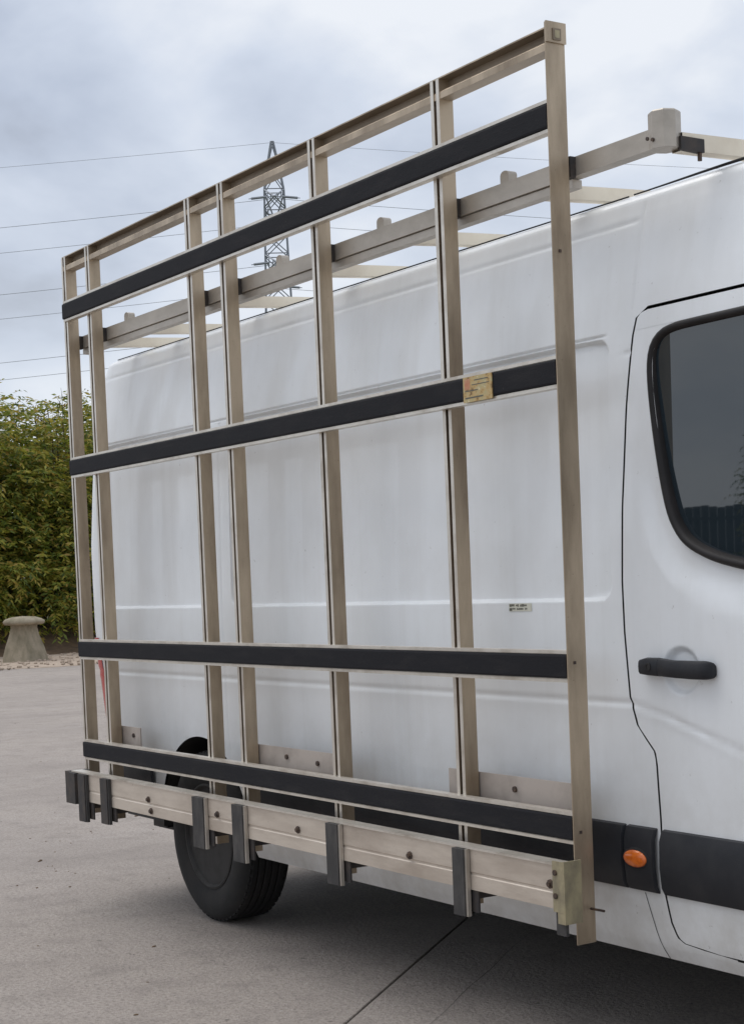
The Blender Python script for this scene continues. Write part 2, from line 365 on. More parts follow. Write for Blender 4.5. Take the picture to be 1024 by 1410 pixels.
# ------------------------------------------------------------------ ground
def slab_pt(a, b): return (.664*a+.747*b, -.747*a+.664*b)
def build_ground():
    bm = bmesh.new(); r = 2500
    vs = [bm.verts.new((r*math.cos(2*math.pi*k/48)-20, r*math.sin(2*math.pi*k/48), -.16)) for k in range(48)]; bm.faces.new(vs)
    tag(bm_obj('ground', bm, 'earth'), kind='structure')
    yard = bpy.data.objects.new('concrete_yard', None); C.objects.link(yard); tag(yard, kind='structure')
    A = [-38.03, -24.03, -10.03, 3.97, 17.97]; B = [-30.8, -15.81, -.81, 14.2, 29.2]
    g = .0035
    for i in range(4):
        for j in range(4):
            bm = bmesh.new()
            p = [slab_pt(A[i]+g, B[j]+g), slab_pt(A[i+1]-g, B[j]+g), slab_pt(A[i+1]-g, B[j+1]-g), slab_pt(A[i]+g, B[j+1]-g)]
            extrude_poly(bm, p, 'z', -.14, 0)
            bm_obj('slab', bm, 'concrete', yard, bevel=.003)
    bm = bmesh.new()
    p = [slab_pt(A[0]+.1, B[0]+.1), slab_pt(A[4]-.1, B[0]+.1), slab_pt(A[4]-.1, B[4]-.1), slab_pt(A[0]+.1, B[4]-.1)]
    extrude_poly(bm, p, 'z', -.13, -.007); bm_obj('joint_filler', bm, 'joint', yard)
    # hairline crack beside the joint
    bm = bmesh.new(); prev = None
    for k in range(15):
        a = -1.9+k*.12; b = -.50+.004*math.sin(k*1.3)-.03*k/8; w = .0012*(1-abs(k-7)/9)
        q = [bm.verts.new((*slab_pt(a, b-w), .002)), bm.verts.new((*slab_pt(a, b+w), .002))]
        if prev: bm.faces.new((prev[0], prev[1], q[1], q[0]))
        prev = q
    bm_obj('hairline_crack', bm, 'joint', yard)
    # gravel verge and leaf litter bank along the hedge
    ys = np.linspace(-14, 40, 110); xs = np.array([-26.2, -26.5, -27, -28, -29, -30, -31, -31.6])
    P = np.zeros((len(xs), len(ys), 3))
    for i, x in enumerate(xs):
        for j, y in enumerate(ys):
            e = .35*math.sin(y*.9)+.2*math.sin(y*2.3+1)
            P[i, j] = (x+(e if i < 2 else e*.3), y, (.004 if i == 0 else .02+.012*math.sin(3*y+2*x)))
    tag(grid_obj('gravel_verge', P, 'gravel', flip=True), kind='structure')
    xs = np.linspace(-31.2, -38, 16); P = np.zeros((16, len(ys), 3))
    for i, x in enumerate(xs):
        t = i/15
        for j, y in enumerate(ys):
            P[i, j] = (x+.25*math.sin(y*1.3), y, .0+.62*sstep(0, .35, t)+.06*math.sin(4*y+x*3)*min(1, t*5))
    tag(grid_obj('leaf_litter_bank', P, 'litter', flip=True), kind='structure')
    # loose stones of the verge, joined
    bm = bmesh.new()
    for _ in range(700):
        x, y = random.uniform(-31, -25.7), random.uniform(4, 14); s = random.uniform(.02, .06)
        mt = Matrix.Translation((x, y, .03)) @ Matrix.Rotation(random.uniform(0, 6), 4, 'Z') @ Matrix.Diagonal((s, s*random.uniform(.6, 1), s*.6, 1))
        bmesh.ops.create_icosphere(bm, subdivisions=1, radius=1, matrix=mt)
    tag(bm_obj('gravel_stones', bm, 'gravel'), kind='stuff')
build_ground()

def build_grit():
    g = random.Random(5); bm = bmesh.new()
    for _ in range(260):
        a = g.uniform(0, 1); x = -14+13.5*a+g.uniform(-1, 1); y = -2.2+g.uniform(0, 1)*(5.0*(1-a)+1.6); s_ = g.uniform(.002, .0055) if g.random() < .96 else g.uniform(.007, .011)
        mt = Matrix.Translation((x, y, s_*.3)) @ Matrix.Rotation(g.uniform(0, 6), 4, 'Z') @ Matrix.Diagonal((s_*g.uniform(.8, 2.2), s_, s_*.6, 1))
        bmesh.ops.create_icosphere(bm, subdivisions=1, radius=1, matrix=mt)
    tag(bm_obj('ground_grit', bm, 'litter'), kind='stuff')
build_grit()

# ------------------------------------------------------------------ the van
YC = 1.2
ZT = np.array([.27, .34, .42, .48, .66, .80, .95, 1.00, 1.27, 1.60, 1.98, 2.10, 2.20, 2.28, 2.325, 2.350, 2.362, 2.373, 2.386, 2.396, 2.403, 2.406])
YT = np.array([.225, .192, .182, .178, .173, .170, .170, .170, .171, .177, .192, .205, .222, .236, .247, .256, .270, .300, .37, .52, .85, 1.2])
def catmull(xs, ys, x):
    x = np.asarray(x, float); t = np.gradient(ys, xs)
    i = np.clip(np.searchsorted(xs, x)-1, 0, len(xs)-2); h = xs[i+1]-xs[i]; u = (x-xs[i])/h
    return (2*u**3-3*u**2+1)*ys[i]+(u**3-2*u**2+u)*h*t[i]+(-2*u**3+3*u**2)*ys[i+1]+(u**3-u**2)*h*t[i+1]
def Xrear(z): return np.interp(z, [.27, .5, .68, .85, 1.02, 1.17, 1.55, 1.87, 2.1, 2.30, 2.5], [-3.50, -3.58, -3.60, -3.64, -3.68, -3.715, -3.73, -3.69, -3.665, -3.63, -3.56])
def rbox(x, z, x0, x1, z0, z1, r):
    cx, cz = (x0+x1)/2, (z0+z1)/2
    qx, qz = abs(x-cx)-(x1-x0)/2+r, abs(z-cz)-(z1-z0)/2+r
    return np.hypot(np.maximum(qx, 0), np.maximum(qz, 0))+np.minimum(np.maximum(qx, qz), 0)-r
def detail(x, z):
    d = 0
    for (a, b, c, e) in ((-3.50, -2.45, 1.268, 1.985), (-2.29, -.015, 1.268, 1.985)):
        d = d + .017*sstep(.0, -.011, rbox(x, z, a, b, c, e, .05))
    d = d + .006*np.exp(-((z-1.989)/.0035)**2)*sstep(-3.50, -3.47, x)*sstep(-.015, -.06, x)
    d = d + .0035*np.exp(-((z-2.285)/.006)**2)*(1-sstep(-.02, .02, x-.07))            # roof seam
    d = d + .0045*np.exp(-((z-.992)/.009)**2)                                         # waist crease
    d = d + .003*sstep(.992, .95, z)*sstep(.6, .7, z)
    d = d + .003*np.exp(-((x+2.37)/.006)**2)*(z < 1.98)                               # rear quarter seam
    d = d + .0025*np.exp(-((x-.085-.02*(z-2.05))/.006)**2)*sstep(2.03, 2.06, z)*sstep(2.36, 2.30, z)
    d = d + .003*np.exp(-((z-1.93)/.006)**2)*sstep(.04, .06, x)                       # little seam at door top
    return d
def yside(x, z): return catmull(ZT, YT, z)+detail(x, z)
DZ = np.array([.350, .356, .372, .405, .49, .684, .819, .845, .867, .931, 1.009, 1.185, 1.322, 1.518, 1.787, 1.976, 2.020, 2.036, 2.042])
DX = np.array([.420, .234, .200, .179, .161, .156, .151, .149, .143, .078, .054, .039, .035, .042, .065, .090, .102, .116, .150])
def Xdoor(z): return np.interp(z, DZ, DX)
ARX, ARZ, ARR = -2.63, .345, .405
def arch(x):
    return ARZ+np.sqrt(np.maximum(ARR**2-(x-ARX)**2, 0))
van = thing('panel_van', 'white high roof panel van with dirty flanks and black side rub strip', 'van', (-.9, YC, 0))

def mirror(P):
    Q = P.copy(); Q[..., 1] = 2*YC-Q[..., 1]; return Q
RC = .085
def build_shell():
    ang = np.radians([90, 75, 60, 45, 32, 20, 10])
    # ---- lower side sheet, right hand with door opening, left hand without
    xc = refine(-3.6, 1.25, .045, [-3.50, -2.45, -2.37, -2.29, -.015, ARX-ARR, ARX+ARR, .07], .024, .006)
    xa = np.linspace(ARX-ARR, ARX+ARR, 41); xc = np.unique(np.concatenate([xc, xa, [ARX-ARR-1e-4, ARX+ARR+1e-4]]))
    zr = refine(.305, 2.045, .035, [.992, 1.275, 1.98, .36, .85, 1.93], .024, .006); zr = np.unique(np.concatenate([zr, [.344, .345], np.arange(1.964, 2.0, .003), np.arange(1.258, 1.284, .003)])); zr = zr[np.concatenate([[True], np.diff(zr) > .0006])]
    for side in (0, 1):
        rows = []
        for z in zr:
            Xe = float(Xrear(z)); Xs = Xe+RC; row = []
            y0 = float(yside(-3.52, z))
            zq = max(z, .43)
            for t in (1.0, .6, .25, 0.06): row.append((Xe-.0, y0+RC+(YC-y0-RC)*t, zq))
            for a in ang: row.append((Xe+RC*(1-math.sin(a)), y0+RC*(1-math.cos(a)), zq))
            lim = float(Xdoor(max(z, .350)))-.0070 if side == 0 and z > .3445 else 1.25
            for x in xc:
                X = min(max(x, Xs), lim); Z = z
                if abs(X-ARX) < ARR: Z = max(z, float(arch(X)))
                elif X < ARX: Z = max(z, .43)
                row.append((X, float(yside(X, Z)), Z))
            rows.append(row)
        P = np.array(rows)
        if side: P = mirror(P)
        grid_obj('side_panel', P, 'paint', van, auto=50, flip=bool(side))
    # ---- upper sheet: cant rail, roof edge and roof, both halves in one
    sec = [(z, None) for z in refine(2.045, 2.33, .02, [2.285], .02, .005)]
    zz = np.array([2.325, 2.335, 2.344, 2.350, 2.355, 2.359, 2.363, 2.367, 2.372, 2.378, 2.385, 2.391, 2.396, 2.400, 2.4035, 2.406])
    zs = np.concatenate([[s[0] for s in sec if s[0] < 2.322], zz])
    xu = refine(-3.5, 1.25, .06, [.085], .03, .006)
    H = []
    for z in zs:
        row = []; Xe = float(Xrear(z)); yb = float(catmull(ZT, YT, z)) if z < 2.406 else YC
        for t in (0.0, .5): row.append((Xe-.0, YC+(yb+RC*1.0-YC)*t if z < 2.40 else YC, 2.045+(min(z, 2.40)-.03-2.045)*t if z > 2.3 else z))
        for a in ang:
            ins = RC*(1-math.cos(a)); k = sstep(2.28, 2.44, z)
            row.append((Xe+RC*(1-math.sin(a)), min(yb+ins*(1-.6*k), YC), z-ins*.45*k))
        for x in xu:
            X = max(x, Xe+RC); dy = float(detail(X, z)) if z < 2.33 else 0
            lean = .05*sstep(.25, 1.2, X)*sstep(2.05, 2.4, z)
            dz = -.05*sstep(.45, 1.25, X)*sstep(2.1, 2.4, z)
            row.append((X, min(yb+dy+lean, YC), z+dz))
        H.append(row)
    H = np.array(H)
    full = np.concatenate([H, mirror(H)[::-1][1:]], 0)
    grid_obj('roof', full, 'paint', van, auto=50)
    # ---- cab front beyond the picture
    st = [(1.25, 2.45, 2.05), (1.36, 2.40, 2.05), (1.46, 2.28, 2.04), (1.60, 2.05, 2.03), (1.80, 1.66, 2.02), (1.93, 1.38, 2.0), (1.98, 1.32, 1.99), (2.20, 1.20, 1.94), (2.36, 1.05, 1.82), (2.42, .80, 1.72), (2.40, .45, 1.70), (2.36, .33, 1.66)]
    rows = []
    for X, H_, W in st:
        hw = W/2; row = []
        for u in np.linspace(0, 1, 33):
            a = math.pi*u; ca, sa = math.cos(a), math.sin(a)
            ex = 2/6
            y = YC-hw*math.copysign(abs(ca)**ex, ca); z = .33+(H_-.33)*abs(sa)**ex
            row.append((X, y, z))
        rows.append(row)
    grid_obj('cab_front', np.array(rows), 'paint', van, auto=40, flip=True)
    ws = []
    for X, z, hw in ((1.50, 2.20, .80), (1.62, 2.02, .86), (1.80, 1.68, .90), (1.915, 1.44, .92)):
        ws.append([(X+.045, YC+hw*t, z) for t in np.linspace(-1, 1, 12)])
    grid_obj('windscreen', np.array(ws), 'glass', van)
    for s in (-1, 1):
        bm = bmesh.new(); bmesh.ops.create_uvsphere(bm, u_segments=16, v_segments=10, radius=1, matrix=Matrix.Translation((2.30, YC+s*.72, .93)) @ Matrix.Diagonal((.14, .17, .15, 1)))
        bm_obj('headlight', bm, 'lampglass', van, smooth=True)
    box('front_bumper', 2.30, 2.47, YC-.86, YC+.86, .30, .66, 'plastic', van, .04)
build_shell()

# door jamb behind the shut gaps, inner cab wall
bm = bmesh.new(); add_box(bm, -.10, 1.25, .235, .26, .33, 1.30); add_box(bm, -.10, 1.25, .245, .27, 1.29, 2.05)
bm_obj('door_jamb', bm, 'jamb', van)

# ---- door skin with its window opening
WZ = np.array([1.325, 1.346, 1.371, 1.407, 1.45, 1.506, 1.662, 1.836, 1.907, 1.948, 1.973, 1.984, 1.988])
WX = np.array([.62, .483, .369, .286, .244, .213, .175, .149, .147, .161, .191, .231, .30])
WSEG = np.stack([WX, WZ], 1)
WSEG = np.concatenate([[[1.15, 1.285]], WSEG, [[1.15, 1.992]]])
def seg_dist(x, z):
    p = np.array([x, z]); best = 9
    for a, b in zip(WSEG[:-1], WSEG[1:]):
        t = np.clip(np.dot(p-a, b-a)/np.dot(b-a, b-a), 0, 1); best = min(best, np.linalg.norm(p-a-t*(b-a)))
    return best
def crease_z(x): return np.interp(x, [.05, .153, .20, .307, .475, .8, 1.2], [.993, .972, .962, .932, .886, .80, .70])
def ydoor(x, z):
    y = float(catmull(ZT, YT, z))
    if z < 1.75:
        d = seg_dist(x, z)
        y += .015*float(sstep(.115, .040, d))*float(sstep(1.75, 1.50, z))
    else: y -= 0
    c = float(crease_z(x))
    y += .0045*math.exp(-((z-c)/.009)**2)+.003*float(sstep(c, c-.04, z))*float(sstep(.6, .7, z))
    q = math.hypot((x-.258)/.073, (z-1.085)/.066)
    y += .013*float(sstep(1.0, .72, q))
    return y
def build_door():
    door_rows = []
    zt = 1.988
    xc = refine(.02, 1.22, .03, [.06, .17, .335], .02, .008); xc = np.unique(np.concatenate([xc, np.linspace(.17, .35, 24)]))
    zr = refine(.352, zt, .03, [1.03, 1.13, .36, 1.96, 1.35], .03, .008); zr = np.unique(np.concatenate([zr, np.linspace(1.0, 1.17, 20), np.linspace(.86, 1.0, 16), np.linspace(1.30, 1.60, 28)]))
    rows = []
    for z in zr:
        wl = float(np.interp(z, np.concatenate([[1.285], WZ]), np.concatenate([[1.22], WX])))+.02 if z > 1.285 else 1.22
        row = []
        for x in xc:
            X = min(max(x, float(Xdoor(z))), wl); row.append((X, ydoor(X, z), z))
        rows.append(row)
    door = grid_obj('cab_door', np.array(rows), 'paint', van, auto=50)
    rows = []
    for z in np.concatenate([[1.986], np.linspace(1.992, 2.036, 14)]):
        zc = z+.005*float(sstep(2.015, 2.034, z)); rows.append([(max(x, float(Xdoor(zc))), ydoor(max(x, float(Xdoor(zc))), z), z) for x in refine(.08, 1.22, .03, [.13], .04, .006)])
    grid_obj('window_header', np.array(rows), 'paint', door, auto=50)
    # return edges of the skin along the rear shut line, so that the gap has depth
    rows = []
    for z in refine(.35, 2.042, .03, [.38, 2.03], .03, .006):
        X = float(Xdoor(z)); y = ydoor(X, z); rows.append([(X-.0005, y+.003, z), (X+.004, y+.045, z)])
    grid_obj('door_edge', np.array(rows), 'seal', door)
    rows = []
    for x in np.linspace(.11, 1.22, 30):
        rows.append([(x, .198, 2.042), (x, .235, 2.040)])
    grid_obj('door_edge', np.array(rows), 'seal', door)
    # thick rubber seal and the glass
    pts = []
    P = WSEG
    for _ in range(3):      # round the outline off
        Q = [P[0]]
        for u, v in zip(P[:-1], P[1:]): Q += [u*.75+v*.25, u*.25+v*.75]
        P = np.array(Q+[P[-1]])
    al = np.concatenate([[0], np.cumsum(np.linalg.norm(np.diff(P, axis=0), axis=1))]); t = np.linspace(0, al[-1], 110)
    xs = np.interp(t, al, P[:, 0]); zs = np.interp(t, al, P[:, 1])
    prof = [(-.005, .010), (.0, -.003), (.008, -.007), (.015, -.005), (.021, .003), (.023, .024)]   # (inward, depth)
    rows = []
    for i in range(len(t)):
        a = max(i-1, 0); b = min(i+1, len(t)-1); dx, dz = xs[b]-xs[a], zs[b]-zs[a]; l = math.hypot(dx, dz)
        nx, nz = dz/l, -dx/l           # towards the glass
        rows.append([(xs[i]+nx*s, float(catmull(ZT, YT, zs[i]))+d, zs[i]+nz*s) for s, d in prof])
    grid_obj('window_seal', np.array(rows), 'seal', door, auto=80)
    rows = []
    for z in np.linspace(1.27, 1.99, 40):
        wl = float(np.interp(z, np.concatenate([[1.285], WZ]), np.concatenate([[1.15], WX])))+.018
        rows.append([(wl+(1.15-wl)*u, .1935+.004*(z-1.27), z) for u in np.linspace(0, 1, 10)])
    grid_obj('window_glass', np.array(rows), 'glass', door)
    # handle: a rounded black bar with a lock end
    bm = bmesh.new(); ring = []
    for X, h0, h1, y0, y1 in ((.118, 1.078, 1.108, .168, .150), (.124, 1.074, 1.114, .168, .138), (.150, 1.072, 1.119, .166, .132), (.200, 1.070, 1.119, .165, .131), (.205, 1.071, 1.117, .165, .133), (.210, 1.070, 1.118, .165, .131),
                              (.260, 1.068, 1.114, .160, .127), (.330, 1.066, 1.114, .160, .127), (.375, 1.066, 1.114, .165, .131), (.388, 1.068, 1.110, .168, .138), (.393, 1.073, 1.104, .168, .150)):
        q = []; cz, hz = (h0+h1)/2, (h1-h0)/2
        for k in range(12):
            a = 2*math.pi*k/12; c, s = math.cos(a), math.sin(a)
            q.append(bm.verts.new((X, (y0+y1)/2+(y0-y1)/2*math.copysign(abs(c)**.6, c), cz+hz*math.copysign(abs(s)**.6, s))))
        ring.append(q)
    for A, B in zip(ring, ring[1:]):
        for k in range(12): bm.faces.new((A[k], A[(k+1) % 12], B[(k+1) % 12], B[k]))
    bm.faces.new(ring[0]); bm.faces.new(ring[-1]); bmesh.ops.recalc_face_normals(bm, faces=bm.faces[:])
    dh = bm_obj('door_handle', bm, 'plastic', door, auto=40)
    bm = bmesh.new(); add_lathe(bm, [(.0105, 0), (.0105, -.003), (.007, -.0035), (.007, -.002)], (.172, .1325, 1.096), n=14); bm_obj('lock_barrel', bm, 'rim', dh)
    # rub strip on the door
    return door
door = build_door()

# ---- black side rub strip: one moulding per panel
def strip(x0, x1, parent, name='rub_strip'):
    prof = [(.662, .006), (.658, -.010), (.630, -.020), (.560, -.023), (.505, -.019), (.487, -.010), (.482, .006)]
    xs = [x0, x0+.004, x1-.004, x1] if x1-x0 < .5 else [x0, x0+.004]+list(np.linspace(x0+.2, x1-.2, 6))+[x1-.004, x1]
    rows = []
    for i, x in enumerate(xs):
        e = .010 if i in (0, len(xs)-1) else 0
        rows.append([(x, float(catmull(ZT, YT, z))+d+e, z) for z, d in prof])
    return grid_obj(name, np.array(rows), 'plastic', parent, auto=35, flip=False)
strip(-2.14, .012, van); mk = strip(.019, .139, van); strip(.162, 1.22, door); strip(-3.50, -3.07, van)
bm = bmesh.new(); prof = []
bmesh.ops.create_uvsphere(bm, u_segments=24, v_segments=12, radius=1, matrix=Matrix.Translation((.070, .150, .575)) @ Matrix.Diagonal((.047, .010, .0235, 1)))
bm_obj('marker_lamp', bm, 'orange', mk, smooth=True)
bm = bmesh.new()
bmesh.ops.create_uvsphere(bm, u_segments=24, v_segments=8, radius=1, matrix=Matrix.Translation((.070, .1535, .575)) @ Matrix.Diagonal((.054, .006, .030, 1)))
bm_obj('lamp_bezel', bm, 'gap', mk, smooth=True)
# sill seam forward of the rack post
rows = [[(x0, float(catmull(ZT, YT, z))-.0008, z), (x0+.003, float(catmull(ZT, YT, z))-.0008, z)] for z, x0 in zip(np.linspace(.305, .48, 8), np.linspace(.135, .075, 8))]
grid_obj('sill_seam', np.array(rows), 'gap', van)
# label printed on the panel: two short lines of faded, unreadable print
lab = box('warning_label', -.487, -.377, .1690, .1700, 1.243, 1.266, 'label', van, 0)
def glyphs(parent, x0, y, z0, w, h, words, m):
    bm = bmesh.new(); x = x0
    for n in words:
        for _ in range(n):
            cw = w*random.uniform(.6, 1); add_box(bm, x, x+cw, y-.0004, y, z0+h*random.choice((0, 0, .2)), z0+h*random.choice((1, 1, .8))); x += cw+w*.25
        x += w*1.1
    return tag(bm_obj('print', bm, m, parent), kind='stuff')
glyphs(lab, -.484, .1688, 1.2565, .006, .0075, (4, 2, 5), 'print')
glyphs(lab, -.470, .1688, 1.2475, .0055, .005, (3, 6, 2), 'print')
add = box('print', -.485, -.472, .1683, .1688, 1.2445, 1.2525, 'print', lab, 0)
# tail lamp wrapping the rear corner
rows = []; rows2 = []
for z in np.linspace(.66, 1.14, 24):
    Xe = float(Xrear(z)); y0 = float(yside(-3.52, z)); row = []
    for a in np.radians([88, 70, 52, 36, 20, 6]): row.append((Xe+RC-(RC+.008)*math.sin(a), y0+RC-(RC+.008)*math.cos(a), z))
    row.append((Xe+RC+.02, y0-.004, z))
    rows.append(row)
grid_obj('tail_lamp', np.array(rows), 'red', van, auto=40, flip=False)
# gutter strip along the roof edge
bm = bmesh.new()
add_tube(bm, [(x, .268+.05*float(sstep(.25, 1.2, x)), 2.3655-.05*float(sstep(.45, 1.25, x))) for x in np.linspace(-3.48, .0, 30)], .0022, 6)
bm_obj('roof_gutter_seal', bm, 'gap', van)
bm = bmesh.new()
add_tube(bm, [(x, .270+.05*float(sstep(.25, 1.2, x)), 2.367+.006*float(sstep(.0, .6, x))-.05*float(sstep(.45, 1.25, x))) for x in np.linspace(.02, 1.2, 24)], [.0022+.002*float(sstep(.05, .5, x)) for x in np.linspace(.02, 1.2, 24)], 6)
bm_obj('cab_roof_seal', bm, 'gap', van)
# underbody, arch liner, bumper bits, mud flap
for a in ((-2.10, 1.9, .40, 1.985, .255, .50), (-3.50, -3.13, .30, 2.10, .40, .60), (-3.129, -2.101, .47, 1.995, .24, .60)): box('underbody', *a, 'under', van, 0)
for y0, y1 in ((.20, .52), (1.88, 2.20)):
    rows = []
    for a in np.linspace(0, math.pi, 25):
        rows.append([(ARX+(ARR+.006)*math.cos(a), y, ARZ+(ARR+.006)*math.sin(a)) for y in (y0-.012, (y0+y1)/2, y1)])
    grid_obj('wheel_arch_liner', np.array(rows), 'under', van)
for y in (.52, 1.86):
    bm = bmesh.new(); extrude_poly(bm, [(ARX+(ARR+.01)*math.cos(a), ARZ-.06+(ARR+.07)*math.sin(a)) for a in np.linspace(0, math.pi, 28)], 'y', y, y+.02); bm_obj('inner_wheel_arch', bm, 'under', van)
box('fuel_tank', -1.9, -.5, .95, 1.7, .190, .254, 'under', van, .01); box('rear_axle', -2.75, -2.50, .45, 1.95, .215, .239, 'under', van, .004)
box('far_light_block', -2.1, 1.0, 1.99, 2.17, .13, .29, 'under', van, .01)  # unseen box added to stop light coming in under the far side
bm = bmesh.new(); add_lathe(bm, [(.33, .17), (.34, .2), (.34, .36), (.33, .38)], (-3.10, YC, 0), axis='z', n=32); bm_obj('rear_light_block', bm, 'tyre', van, auto=40)  # unseen drum added to stop light coming in under the rear bumper
box('mud_flap', -3.075, -3.055, .21, .46, .335, .56, 'rubber', van, .004)
box('bumper_corner', -3.479, -3.10, .215, .30, .355, .47, 'plastic', van, .012); box('rear_bumper', -3.58, -3.48, .24, 2.16, .36, .50, 'plastic', van, .012)
bm = bmesh.new(); add_tube(bm, [(-2.9, .62, .36), (-3.25, .52, .345), (-3.50, .50, .345)], .03, 10); bm_obj('exhaust_pipe', bm, 'darksteel', van, smooth=True)
box('tow_step', -3.40, -3.20, .30, .55, .30, .37, 'darksteel', van, .006)

# ---- wheels
def build_wheel(cx, yo, s):
    """yo: outer face, s=+1: inner side towards +y"""
    w = bpy.data.objects.new('wheel', None); C.objects.link(w); w.location = (cx, yo, .345); attach(w, van)
    r = .345
    bm = bmesh.new()
    prof = [(.205, .030), (.212, .016), (.235, .006), (.275, .000), (.310, .004), (.330, .016), (.340, .030)]
    nt = 5; y = .034
    for k in range(nt):
        y1 = .034+(k+1)*(.148/nt)
        prof += [(r-.0035, y), (r-.002, y+.003), (r, y+.005), (r, y1-.006), (r-.002, y1-.004), (r-.0035, y1-.002)]
        if k < nt-1: prof += [(r-.011, y1-.0015), (r-.011, y1+.0015)]
        y = y1+.002
    prof += [(.340, .188), (.328, .204), (.300, .214), (.240, .212), (.205, .19)]
    prof = [(a, s*b) for a, b in prof]
    add_lathe(bm, prof, (cx, yo, .345), n=72)
    # cross grooves in the shoulder blocks
    bm_obj('tyre', bm, 'tyre', w, auto=35)
    bm = bmesh.new()
    for k in range(60):
        a = 2*math.pi*k/60; m_ = Matrix.Translation((cx, yo, .345)) @ Matrix.Rotation(-a, 4, 'Y')
        for y0, y1 in ((.026, .040), (.176, .192)):
            vs = add_box(bm, (.330), .3432, min(s*y0, s*y1), max(s*y0, s*y1), -.010, .010)
            for v in vs: v.co = m_ @ v.co
    tag(bm_obj('tread_block', bm, 'tyre', w), kind='stuff')
    bm = bmesh.new()
    prof = [(.208, .022), (.214, .012), (.206, .010), (.196, .020), (.188, .050), (.150, .062), (.120, .048), (.085, .040), (.075, .048), (.070, .030), (.045, .018), (.0, .016)]
    add_lathe(bm, [(max(a, .001), s*b) for a, b in prof], (cx, yo, .345), n=48)
    bm_obj('rim', bm, 'rim', w, auto=35)
    for k in range(12):
        bm = bmesh.new(); a = 2*math.pi*(k+.5)/12
        add_lathe(bm, [(.017, s*.0495), (.017, s*.0485)], (cx+.172*math.cos(a), yo, .345+.172*math.sin(a)), n=10); bm_obj('vent_hole', bm, 'gap', w)
    for k in range(10):
        bm = bmesh.new(); a = 2*math.pi*k/10
        add_lathe(bm, [(.017, s*.052), (.017, s*.060)] if k % 2 else [(.009, s*.030), (.009, s*.046)], (cx+(.150 if k % 2 else .062)*math.cos(a), yo, .345+(.150 if k % 2 else .062)*math.sin(a)), n=10)
        bm_obj('wheel_nut', bm, 'bolt', w)
build_wheel(ARX, .180, 1); build_wheel(ARX, 2.22, -1)
build_wheel(1.06, .168, 1); build_wheel(1.06, 2.232, -1)

# ------------------------------------------------------------------ glass carrying rack on the side
rack = thing('glass_rack', 'tall aluminium glass carrying rack with black rubber rails on the white van side', 'glass rack', (-1.7, .03, .36))
L_ = 3.415
ZS = [2.5853, 1.9161, 1.1337, .6989]; Z5 = 2.7946
def mid_post(x, w=.045):
    bm = bmesh.new(); y0 = .0215; d = .048; t = .004; lip = (w-.014)/2
    poly = [(x, y0), (x+lip, y0), (x+lip, y0+t), (x+t, y0+t), (x+t, y0+d-t), (x+w-t, y0+d-t), (x+w-t, y0+t), (x+w-lip, y0+t), (x+w-lip, y0), (x+w, y0), (x+w, y0+d), (x, y0+d)]
    fs = extrude_poly(bm, poly, 'z', .382, Z5-.003)
    for f in bm.faces: f.material_index = 1 if abs(f.normal.y) > .9 and f.calc_center_median().y < y0+.001 else 0  # outward faces take the paler tone, a lit side painted by direction
    return bm_obj('post', bm, ['oxid', 'worn_lit'], rack)
for x in (-3.470, -3.209, -2.243, -1.971, -1.306, -.579): mid_post(x)
# front end post: a channel whose broad web faces forward
bm = bmesh.new()
poly = [(-.014, .0255), (0, .0255), (0, -.003), (.004, -.003), (.004, .060), (-.032, .060), (-.032, .056), (0, .056), (0, .0295), (-.014, .0295)]
extrude_poly(bm, poly, 'z', .352, Z5)
for f in bm.faces: f.material_index = 1 if f.normal.y < -.9 and f.calc_center_median().x < .001 else 0  # same painted lit tone on the outward flange faces
fpost = bm_obj('post', bm, ['oxid', 'worn_lit'], rack); fpost['label'] = 'broad faced end post at the cab end'
cap = box('cap_plate', .0042, .009, -.0035, .0625, Z5-.052, Z5+.002, 'oxid', rack, .002)
box('square_boss', .0091, .0125, .017, .043, 2.749, 2.779, 'toprail', cap, .001); box('square_hole', .0127, .0134, .022, .038, 2.754, 2.774, 'galv', cap, 0)
# rubber faced rails
for z in ZS:
    bm = bmesh.new(); z0, z1 = z-.066-.010, z+.010
    # channel: web at the back of the strip and two lips that stand proud
    poly = [(.0, z0), (.026, z0), (.026, z1), (.0, z1), (.0, z+.001), (.004, z+.001), (.004, z-.067), (.0, z-.067)]
    extrude_poly(bm, poly, 'x', -L_-.004, -.0012)
    rail = bm_obj('rail', bm, 'worn_lit', rack, bevel=0)
    bm = bmesh.new(); zz0, zz1 = z-.0655, z-.0005
    extrude_poly(bm, [(.0045, zz0), (.0045, zz1), (-.003, zz1-.001), (-.0045, zz1-.006), (-.0045, zz0+.006), (-.003, zz0+.001)], 'x', -L_-.006, -.002)
    bm_obj('rubber_strip', bm, 'rubber', rail)
    if z == ZS[1]:
        st = box('warning_sticker', -.427, -.287, -.0075, -.0047, z-.072, z-.0005, 'sticker', rail, 0)
        box('faded_icon', -.420, -.392, -.0079, -.0076, z-.036, z-.006, 'stickred', st, 0)
        for k in range(4): box('print_line', (-.418, -.372, -.384, -.418)[k], (-.356, -.305, -.300, -.330)[k], -.0079, -.0076, z-(.042, .014, .026, .062)[k], z-(.039, .011, .0235, .058)[k], 'print', st, 0)
        st['label'] = 'faded orange and tan sticker on the rubber of the rail'
# top rail: channel opening outwards
bm = bmesh.new(); z1 = Z5; z0 = Z5-.062; t = .004
poly = [(.0235, z0), (.068, z0), (.068, z1), (.0235, z1), (.0235, z1-t), (.056, z1-t-.002), (.056, z0+.024), (.0265, z0+.022), (.0235, z0+.018)]
extrude_poly(bm, poly, 'x', -L_-.052, -.034)
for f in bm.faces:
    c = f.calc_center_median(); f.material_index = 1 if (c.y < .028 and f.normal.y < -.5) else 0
bm_obj('top_rail', bm, ['toprail', 'oxid'], rack)
